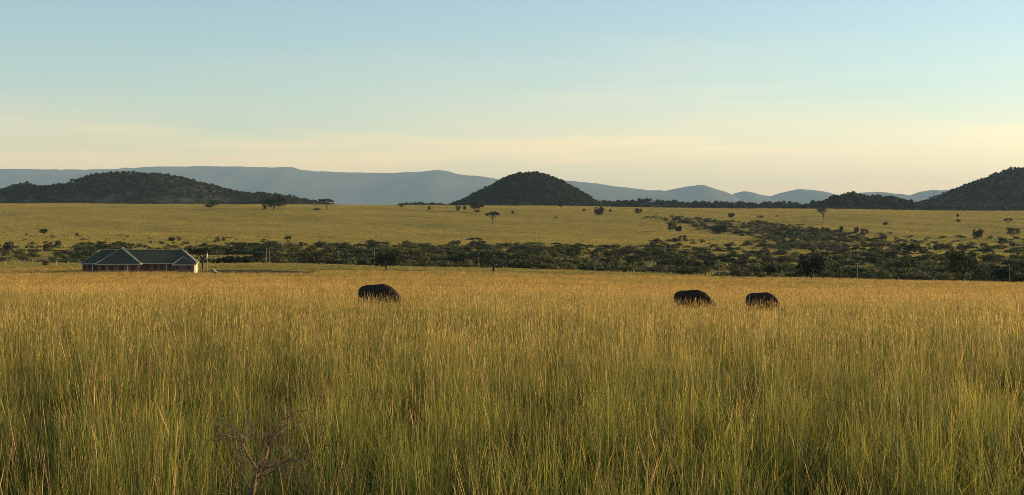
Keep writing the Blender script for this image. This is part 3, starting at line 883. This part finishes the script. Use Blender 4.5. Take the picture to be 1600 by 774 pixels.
# woodland on the hills
def hill_trees(key, n, size, bare=0.0):
    o, gr = hills[key]
    ny, nx, _ = gr.shape
    pts = []; g = np.random.default_rng(hash(key) % 1000 if False else len(key)*17+n)
    while len(pts) < n:
        a = g.uniform(0, ny-1.001); b = g.uniform(0, nx-1.001)
        if a > ny*0.62: continue
        i, j = int(a), int(b); fa, fb = a-i, b-j
        p = (gr[i, j]*(1-fa)*(1-fb) + gr[i+1, j]*fa*(1-fb) + gr[i, j+1]*(1-fa)*fb + gr[i+1, j+1]*fa*fb)
        if mnoise.noise(Vector((p[0]*0.012, p[2]*0.03, 4.2))) > (0.30 if key == 'left' else 0.38) and g.uniform() < 0.8: continue
        pts.append(p)
    pts = np.array(pts)
    s = size*g.uniform(0.6, 1.12, n)**1.4
    return pts, s
pts_all = []; s_all = []
for key, n, size in (('left', 5200, 9.5), ('mid', 3600, 9), ('right', 2600, 9), ('small', 1500, 11), ('rise', 1000, 12), ('rise2', 350, 12)):
    p, s = hill_trees(key, n, size); pts_all.append(p); s_all.append(s)
# belt of trees along the foot of the hills
g = np.random.default_rng(77)
for (a, b, n, y0, y1, sz) in ((0, 420, 160, 3300, 3500, 8), (940, 1240, 150, 3350, 3500, 9), (1230, 1680, 330, 3080, 3420, 10), (520, 700, 50, 3200, 3500, 5)):
    y = g.uniform(y0, y1, n); x = (g.uniform(a, b, n)-800)/F*y
    pts_all.append(np.column_stack([x, y, ground_z(x, y)])); s_all.append(g.uniform(sz*0.5, sz*1.2, n))
pts_all = np.vstack(pts_all); s_all = np.concatenate(s_all); n = len(pts_all)
hp = []
for i in range(6):
    gg = np.random.default_rng(300+i)
    b = blobs_bush(gg, n=6, rx=0.5, h=0.85, br=0.32) if i % 2 else blobs_round(gg, n=7, rx=0.5, rz_=0.4, cz=0.6, br=0.28)
    hp.append(bpy.data.objects.new('piece', crown_mesh('clump', b, 130, 0.13, M['leaf_hill'], 300+i)))
scatter('hill_woodland', pts_all, np.column_stack([np.zeros(n), np.zeros(n), g.uniform(0, 6.28, n)]),
        np.column_stack([s_all*g.uniform(0.85, 1.2, n), s_all*g.uniform(0.85, 1.2, n), s_all*g.uniform(0.7, 1.1, n)]), g.integers(0, 6, n), hp,
        'dark trees covering the hills on the skyline as one woodland', 'woodland')
e = plant('acacia_tree', 'umbrella_b', 1331, 310, 299.5, 13, 'tree sticking out on top of the low bushy hill on the right', 'tree', y=3490)

# ------------------------------------------------------------------ buffaloes
def buffalo_body():
    st = [(-0.02,1.02,0.10,0.09),(0.03,1.02,0.24,0.19),(0.14,1.01,0.35,0.31),(0.38,0.97,0.46,0.40),(0.72,0.92,0.53,0.45),(1.05,0.93,0.55,0.44),
          (1.33,0.98,0.52,0.38),(1.58,0.94,0.43,0.31),(1.79,0.83,0.34,0.23),(1.98,0.68,0.26,0.18),(2.12,0.53,0.21,0.155),(2.22,0.39,0.18,0.14),
          (2.30,0.25,0.15,0.115),(2.36,0.14,0.12,0.10),(2.38,0.06,0.07,0.085)]
    bm = bmesh.new()
    n = 18; rings = []
    for i, (x, z, h, w) in enumerate(st):
        a = st[max(i-1, 0)]; b = st[min(i+1, len(st)-1)]
        t = Vector((b[0]-a[0], 0, b[1]-a[1])); t.normalize()
        if i < 6: t = Vector((1, 0, 0))
        up = Vector((-t.z, 0, t.x))
        ring = []
        for k in range(n):
            q = 2*math.pi*k/n
            c, s = math.cos(q), math.sin(q)
            c = math.copysign(abs(c)**0.9, c)
            ring.append(bm.verts.new(Vector((x, 0, z)) + up*(h*s) + Vector((0, w*c, 0))))
        rings.append(ring)
    for i in range(len(rings)-1):
        for k in range(n):
            bm.faces.new((rings[i][k], rings[i][(k+1) % n], rings[i+1][(k+1) % n], rings[i+1][k]))
    bm.faces.new(rings[0][::-1]); bm.faces.new(rings[-1])
    mb = MB()
    for s in (-1, 1):
        dx = 0.10*s
        mb.tube([(1.42+dx*.5, s*0.22, 0.95), (1.42+dx, s*0.22, 0.62), (1.40+dx, s*0.22, 0.40), (1.43+dx, s*0.22, 0.12), (1.44+dx, s*0.22, 0.0)], [0.19, 0.12, 0.085, 0.06, 0.085], 10)
        mb.tube([(0.25, s*0.22, 0.98), (0.36-dx*.4, s*0.23, 0.68), (0.17-dx, s*0.22, 0.43), (0.22-dx, s*0.22, 0.12), (0.24-dx, s*0.22, 0.0)], [0.27, 0.17, 0.085, 0.062, 0.085], 10)
        # ear
        mb.tube([(2.00, s*0.12, 0.70), (1.97, s*0.26, 0.64), (1.95, s*0.36, 0.54)], [0.05, 0.07, 0.02], 8)
    # withers hump and horn boss, brow
    me = bpy.data.meshes.new('b'); bm.to_mesh(me); bm.free()
    o = bpy.data.objects.new('b', me)
    vs = [tuple(v.co) for v in me.vertices]; fs = [tuple(p.vertices) for p in me.polygons]
    b0 = len(vs)
    vs += mb.v; fs += [tuple(i+b0 for i in f) for f in mb.f]
    o2 = mesh_obj('buffalo_tmp', vs, fs, M['hide'])
    md = o2.modifiers.new('remesh', 'REMESH'); md.mode = 'VOXEL'; md.voxel_size = 0.03; md.use_smooth_shade = True
    sm = o2.modifiers.new('smooth', 'SMOOTH'); sm.factor = 0.5; sm.iterations = 5
    dg = bpy.context.evaluated_depsgraph_get()
    me2 = bpy.data.meshes.new_from_object(o2.evaluated_get(dg))
    bpy.data.objects.remove(o2)
    me2.materials.clear(); me2.materials.append(M['hide'])
    me2.name = 'body'
    return me2
BB = buffalo_body()
def horn_mesh(s):
    mb = MB()
    pts = [(2.16, s*0.02, 0.70), (2.14, s*0.16, 0.69), (2.10, s*0.34, 0.58), (2.09, s*0.50, 0.52), (2.14, s*0.58, 0.59), (2.20, s*0.56, 0.70), (2.24, s*0.52, 0.78)]
    mb.tube(pts, [0.085, 0.085, 0.065, 0.052, 0.042, 0.026, 0.006], 9)
    return mb.build('horn', M['horn'], None, True, link=False).data
HN = [horn_mesh(-1), horn_mesh(1)]
tl = MB(); tl.tube([(0.03, 0, 1.22), (-0.02, 0.01, 1.10), (-0.03, 0.02, 0.85), (-0.02, 0.0, 0.60), (-0.02, 0, 0.42)], [0.04, 0.03, 0.022, 0.04, 0.012], 7)
TAIL = tl.build('tail', M['hide'], None, True, link=False).data
def buffalo(px_left, px_right, back_row, y, yaw, label, k=1.0):
    u = ((px_left+px_right)/2-800)/F
    x = u*y
    e = empty('buffalo', (x, y, gz(x, y)), yaw)
    # place so that the body centre sits at the middle of its span
    H = rz(back_row, y) - gz(x, y)
    s = H/1.50*k
    e.scale = (s, s, s)
    c = Matrix.Rotation(yaw, 4, 'Z') @ Vector((1.12*s, 0, 0))
    e.location = (x - c.x, y - c.y, gz(x, y))
    for nm, me in (('body', BB), ('horn', HN[0]), ('horn', HN[1]), ('tail', TAIL)):
        o = bpy.data.objects.new(nm, me); COL.objects.link(o); o.parent = e
    print('buffalo scale', s)
    return tag(e, label, 'buffalo', 'buffaloes grazing in the tall grass')
buffalo(560, 628, 443.5, 78, R(-5), 'black buffalo grazing alone in the tall grass on the left')
buffalo(1053, 1118, 452.5, 82, R(-14), 'black buffalo grazing, left of the pair on the right')
buffalo(1166, 1222, 456.5, 82, R(-38), 'smaller-looking black buffalo with a horn tip showing, right of the pair')

# ------------------------------------------------------------------ house
def house():
    y = 372.0
    g0 = gz((215-800)/F*y, y)
    ox = (125-800)/F*y
    e = empty('house', (ox, y, g0), R(9.5))
    tag(e, 'long low house with a green hipped roof and ridge caps coloured pale as sunlit', 'house')
    sx = y/F
    def X(px): return (px-125)*sx
    def H(row): return rz(row, y) - g0
    W = X(303.5); D = 11.0; ev = H(412.0); rd = H(391.5)
    wallm = MB()
    wallm.box(0.5, W-0.5, 0.6, D-0.6, -0.6, ev-0.02)
    ax0, ax1 = X(150), X(219.5); apx = X(188)
    wallm.box(ax0+0.6, ax1-0.6, -3.4, 0.598, -0.6, ev-0.02)
    bx0, bx1 = X(266), X(302.5)
    wallm.box(bx0+0.5, bx1-0.6, -1.6, 0.597, -0.6, ev-0.02)
    wallm.build('wall', M['wall'], e)
    m = MB(); m.box(W-0.498, W-0.40, 0.55, D-0.55, -0.6, ev-0.05); m.box(bx1-0.598, bx1-0.50, -1.65, 0.5, -0.6, ev-0.05); m.build('end_wall', M['endwall'], e)
    # main hip roof
    rf = MB()
    rx0, rx1 = X(152), X(279)
    r0, r1 = (rx0, D/2, rd), (rx1, D/2, rd)
    c = [(0, 0, ev), (W, 0, ev), (W, D, ev), (0, D, ev)]
    rf.poly([c[0], c[1], r1, r0]); rf.poly([c[1], c[2], r1]); rf.poly([c[2], c[3], r0, r1]); rf.poly([c[3], c[0], r0])
    # wing with front hip
    wz = H(388.2); fy = -4.0
    a0, a1 = (ax0, fy, ev-0.05), (ax1, fy, ev-0.05)
    ap = (apx, fy+4.6, wz); bk = (apx, D/2+0.4, wz)
    rf.poly([a0, a1, ap]); rf.poly([a1, (ax1, 5.0, ev-0.05), bk, ap]); rf.poly([(ax0, 5.0, ev-0.05), a0, ap, bk]); rf.poly([(ax1, 5.0, ev-0.05), (ax0, 5.0, ev-0.05), bk])
    # porch
    pz = H(402.5); py = -2.0; pp = (X(282), py+2.2, pz)
    rf.poly([(bx0, py, ev-0.35), (bx1, py, ev-0.35), pp]); rf.poly([(bx1, py, ev-0.35), (bx1, 3, ev-0.35), (X(282), 4.2, pz), pp]); rf.poly([(bx0, 3, ev-0.35), (bx0, py, ev-0.35), pp, (X(282), 4.2, pz)])
    roof = rf.build('roof', M['roof'], e)
    # roof underside thickness
    so = roof.modifiers.new('thick', 'SOLIDIFY'); so.thickness = 0.08; so.offset = -1
    def cap(a, b, r=0.13):
        mb = MB(); mb.tube([a, b], [r, r], 6); o = mb.build('ridge_cap', M['cap'], roof); return o
    up = Vector((0, 0, 0.05))
    for a, b in ((r0, r1), (c[1], r1), (c[0], r0), (a1, ap), (a0, ap), (ap, bk), ((bx1, py, ev-0.35), pp), ((bx0, py, ev-0.35), pp), (c[2], r1)):
        cap(Vector(a)+up, Vector(b)+up, 0.21 if (a in (c[1], a1)) and b in (r1, ap) else 0.06)  # right hip caps thickened to stand for the sunlit hip faces
    def fascia(a, b):
        mb = MB(); a, b = Vector(a), Vector(b)
        if abs(a.y-b.y) < 1e-6: mb.box(min(a.x, b.x), max(a.x, b.x), a.y-0.06, a.y-0.01, a.z-0.22, a.z+0.02)
        else: mb.box(a.x+0.01, a.x+0.06, min(a.y, b.y), max(a.y, b.y), a.z-0.22, a.z+0.02)
        mb.build('gutter', M['cap'], roof)
    fascia(c[0], (ax0-0.05, 0, ev)); fascia((ax1+0.05, 0, ev), (bx0-0.05, 0, ev)); fascia(a0, a1); fascia((bx0, py, ev-0.35), (bx1, py, ev-0.35)); fascia(c[1], c[2])
    fascia(a1, (ax1, 0, ev-0.05))
    # downpipes
    for px, yy in ((143.5, 0.45), (199, -3.5), (256.5, 0.45)):
        mb = MB(); mb.tube([(X(px), yy, -0.5), (X(px), yy, ev-0.15)], 0.10, 8); mb.build('downpipe', M['white'], e)
    # windows and door
    def window(px0, px1, z0, z1, yy):
        fr = MB(); x0, x1 = X(px0), X(px1); t = 0.09
        fr.box(x0, x1, yy-0.05, yy+0.03, z0, z0+t); fr.box(x0, x1, yy-0.05, yy+0.03, z1-t, z1)
        fr.box(x0, x0+t, yy-0.05, yy+0.03, z0+t, z1-t); fr.box(x1-t, x1, yy-0.05, yy+0.03, z0+t, z1-t)
        f = fr.build('window', M['white'] if False else M['post_dark'], e)
        p = MB(); p.box(x0+t, x1-t, yy-0.015, yy-0.004, z0+t, z1-t); p.build('pane', M['glass'], f)
    for a, b in ((128, 133), (136, 141), (145, 149)): window(a, b, 1.0, 2.2, 0.6)
    for a, b in ((158, 165), (171, 178), (186, 193), (204, 211)): window(a, b, 1.0, 2.2, -3.4)
    for a, b in ((224, 230), (236, 242), (247, 252)): window(a, b, 1.0, 2.2, 0.6)
    for a, b in ((271, 277), (288, 294)): window(a, b, 1.0, 2.0, -1.6)
    d = MB(); d.box(X(259), X(263), 0.54, 0.61, 0.0, 2.1); d.build('door', M['post_dark'], e)
    # vent pipe
    v = MB(); v.tube([(X(202), D/2-0.3, rd-0.3), (X(202), D/2-0.3, rd+0.9)], 0.09, 8); v.tube([(X(202), D/2-0.3, rd+0.9), (X(202), D/2-0.3, rd+1.05)], 0.16, 8)
    v.build('vent_pipe', M['pole'], roof)
house()

# ------------------------------------------------------------------ poles and fences
def pole(px, top, y, label, arms=1, wa=1.5, thick=0.13):
    x = (px-800)/F*y; z0 = gz(x, y); H = rz(top, y) - z0
    e = empty('power_pole', (x, y, z0)); tag(e, label, 'power pole', 'power poles along the valley edge')
    m = MB(); m.tube([(0, 0, -0.5), (0, 0, H)], [thick, thick*0.75], 8); m.build('post', M['pole'], e)
    for k in range(arms):
        z = H - 0.7 - 0.8*k
        m = MB(); m.box(-wa/2, wa/2, -0.20, -0.10, z-0.07, z+0.07); m.build('crossarm', M['pole'], e)
        for q in (-0.45, 0.0, 0.45):
            if q == 0.0: continue
            m = MB(); m.tube([(q*wa, -0.15, z+0.071), (q*wa, -0.15, z+0.16), (q*wa, -0.15, z+0.30)], [0.06, 0.10, 0.05], 8); m.build('insulator', M['insul'], e)
    m = MB(); m.tube([(0, 0, H-0.01), (0, 0, H+0.12), (0, 0, H+0.3)], [0.05, 0.09, 0.04], 8); m.build('insulator', M['insul'], e)
    return e
pole(416.2, 388.5, 502, 'left post of the double pole right of the house', 0)
pole(420.3, 388.5, 502, 'right post of the double pole right of the house', 0)
pole(585, 392.5, 500, 'power pole just left of the dark tree above the lone buffalo')
pole(748, 396.5, 500, 'power pole just left of the thin open-crowned tree')
pole(929.5, 401.5, 500, 'power pole with two crossarms in the middle of the thicket edge', 2, 1.9)
pole(1124.5, 407.5, 500, 'power pole above the pair of buffaloes', 2, 1.5)
pole(1340, 413, 500, 'power pole between the two dark trees on the right')
pole(1578, 418, 500, 'rightmost power pole near the edge of the picture')
# service pole with transformer by the house tree
e = pole(323.5, 393, 398, 'service pole with a pale transformer beside the house tree', 0)
m = MB(); zt = rz(399.5, 398) - e.location.z
m.tube([(0, -0.32, zt-0.55), (0, -0.32, zt-0.5), (0, -0.32, zt+0.5), (0, -0.32, zt+0.55)], [0.12, 0.2, 0.2, 0.12], 10); m.build('transformer', M['white'], e)

def fpost(px, top, y, mat, label):
    x = (px-800)/F*y; z0 = gz(x, y); H = max(rz(top, y) - z0, 1.1)
    m = MB(); m.tube([(0, 0, -0.3), (0.01, 0, H*0.5), (0.0, 0, H-0.03), (0, 0, H)], [0.10, 0.10, 0.095, 0.05], 7)
    o = m.build('fence_post', mat, None); o.location = (x, y, z0)
    tag(o, label, 'fence post', 'old fence posts in the field')
fpost(530.5, 417.5, 440, M['post_dark'], 'dark fence post left of the power pole and dark tree')
fpost(641, 418, 420, M['post'], 'pale fence post right of the dark tree above the lone buffalo')
fpost(695, 419.5, 430, M['post_dark'], 'thin dark fence post between the two trees before the thicket')
fpost(805.5, 423.5, 410, M['post'], 'bright pale fence post right of the thin open-crowned tree')
fpost(1404, 431.5, 495, M['post'], 'small pale fence post right of the power pole by the right trees')
fpost(1458, 434, 495, M['post_dark'], 'dark fence post left of the tall spreading tree')
fpost(1508, 435, 488, M['post'], 'pale fence post at the foot of the tall spreading tree')

def rail_fence():
    y = 470.0; x0, x1 = (32-800)/F*y, (124.5-800)/F*y
    e = empty('rail_fence', (x0, y, gz(x0, y))); tag(e, 'pale single-rail fence running left from the house', 'fence')
    L_ = x1-x0; base = e.location.z; zt = rz(406.8, y) - base
    for k in range(6):
        xx = L_*k/5; zz = gz(x0+xx, y)-base
        m = MB(); m.box(xx-0.07, xx+0.07, -0.07, 0.07, zz-0.3, zt-0.06); m.build('fence_post', M['post'], e)
    m = MB(); m.tube([(-0.2, 0, zt), (L_/2, 0, zt+0.03), (L_+0.2, 0, zt-0.05)], 0.085, 8); m.build('rail', M['post'], e)
rail_fence()
fpost(8, 408, 460, M['post'], 'pale fence post at the far left of the field')
plant('bush', 'bush_red', 71.5, 418, 407.5, 9, 'red brown shrub in the grass before the pale rail fence', 'bush', y=455)

# ------------------------------------------------------------------ egret
def egret():
    y = 232.0; px = 335.5; x = (px-800)/F*y; z0 = gz(x, y)
    top = rz(420.3, y) - z0
    e = empty('white_egret', (x, y, z0), R(180)); tag(e, 'white egret standing in the grass right of the house', 'bird')
    h = top
    # body, neck and head in one skin
    pts = [(-0.42, 0, h-0.62), (-0.28, 0, h-0.52), (-0.10, 0, h-0.44), (0.06, 0, h-0.37), (0.14, 0, h-0.27), (0.13, 0, h-0.17), (0.16, 0, h-0.09), (0.22, 0, h-0.055), (0.29, 0, h-0.06)]
    rad = [0.02, 0.09, 0.145, 0.12, 0.07, 0.055, 0.065, 0.06, 0.022]
    m = MB(); m.tube(pts, rad, 10); b = m.build('body', M['feather'], e, True)
    m = MB(); m.tube([(0.28, 0, h-0.06), (0.42, 0, h-0.075)], [0.022, 0.004], 6); m.build('beak', M['beak'], e)
    for s in (-1, 1):
        m = MB(); m.tube([(-0.08, s*0.05, h-0.5), (-0.06, s*0.05, (h-0.5)*0.5), (-0.08, s*0.05, 0.0)], 0.014, 6); m.build('leg', M['beak_leg'], e)
egret()

# ------------------------------------------------------------------ bare shrub in the foreground
def dead_shrub():
    y0 = SHRUB.y
    g = np.random.default_rng(5)
    base = at(399, 905, y0); base.z = gz(base.x, y0)
    e = empty('dead_shrub', base); tag(e, 'bare reddish brown shrub with twisted thorny branches in the foreground grass', 'shrub')
    def P(px, py, dy=0.0): return at(px+4, py, y0+dy) - base
    main = MB(); main.tube([Vector((0.02, 0, -0.05)), P(388, 830), P(389, 780), P(393, 752), P(400, 735)], [0.036, 0.029, 0.025, 0.022, 0.018], 8)
    main.build('trunk', M['dead_wood'], e, True)
    limbs = [
     ([P(399,737), P(390,722,-.05), P(381,708,-.1), P(373,692,-.15), P(363,684,-.15), P(352,682,-.2), P(346,680,-.2)], 0.021),
     ([P(399,737), P(409,722,.03), P(414,706,.05), P(414,694,.05), P(424,684,.1), P(436,673,.1), P(443,664,.15), P(447,655,.15), P(444,649,.15)], 0.021),
     ([P(399,738), P(414,731,-.05), P(428,727,-.1), P(441,722,-.12), P(452,718,-.15), P(462,722,-.2)], 0.018),
     ([P(394,752), P(402,745,-.1), P(414,742,-.2), P(428,733,-.25), P(442,738,-.3), P(455,748,-.3), P(470,757,-.3)], 0.012),
     ([P(390,770), P(380,752,.1), P(371,735,.15), P(366,716,.2), P(360,700,.2), P(357,690,.2)], 0.013),
     ([P(390,780), P(402,765,-.1), P(407,750,-.15), P(404,735,-.2), P(405,715,-.2)], 0.012),
     ([P(414,700), P(408,690), P(412,676,-.05), P(414,664,-.05)], 0.010),
     ([P(381,708,-.1), P(374,704,-.1), P(372,690,-.05), P(378,676,0), P(376,665,0)], 0.010),
     ([P(388,800), P(372,785,-.1), P(358,778,-.15), P(345,772,-.2)], 0.012),
    ]
    def twig(mb, p, d, r, ln, depth):
        pts = [p]; dd = d.normalized()
        n = 4
        for i in range(n):
            dd = (dd + Vector(g.normal(0, 0.33, 3)) + Vector((0, 0, 0.05))).normalized()
            pts.append(pts[-1] + dd*(ln/n))
        mb.tube(pts, [r*(1-0.8*i/n) for i in range(n+1)], 5)
        if depth > 0:
            for i in range(1, n+1):
                if g.uniform() < 0.75:
                    sd = (dd + Vector(g.normal(0, 0.8, 3))).normalized()
                    twig(mb, pts[i], sd, r*0.6, ln*g.uniform(0.35, 0.65), depth-1)
    for pts, r in limbs:
        mb = MB()
        k = len(pts)
        mb.tube(pts, [r*0.58*(1-0.75*i/(k-1)) for i in range(k)], 7)
        for i in range(1, k):
            for _ in range(2):
                d = (pts[i]-pts[i-1]).normalized() + Vector(g.normal(0, 0.8, 3)) + Vector((0, 0, 0.25))
                q = pts[i-1].lerp(pts[i], g.uniform(0.2, 1))
                twig(mb, q, d, r*0.22, g.uniform(0.10, 0.26), 2)
        mb.build('branch', M['dead_wood'], e, True)
dead_shrub()

# ------------------------------------------------------------------ haze
hm = bpy.data.materials.new('haze'); hm.use_nodes = True
N, L = hm.node_tree.nodes, hm.node_tree.links
for n_ in list(N): N.remove(n_)
ho = N.new('ShaderNodeOutputMaterial'); pv = N.new('ShaderNodeVolumePrincipled')
pv.inputs['Color'].default_value = (0.55, 0.77, 1.0, 1)
pv.inputs['Density'].default_value = HAZE
pv.inputs['Anisotropy'].default_value = 0.0
L.new(pv.outputs['Volume'], ho.inputs['Volume'])
hz = MB(); hz.box(-58000, 58000, -58000, 58000, -34.0, 1660.0)
ho_ = hz.build('haze', hm); tag(ho_, 'pale blue evening haze over the land', 'haze', kind='stuff')
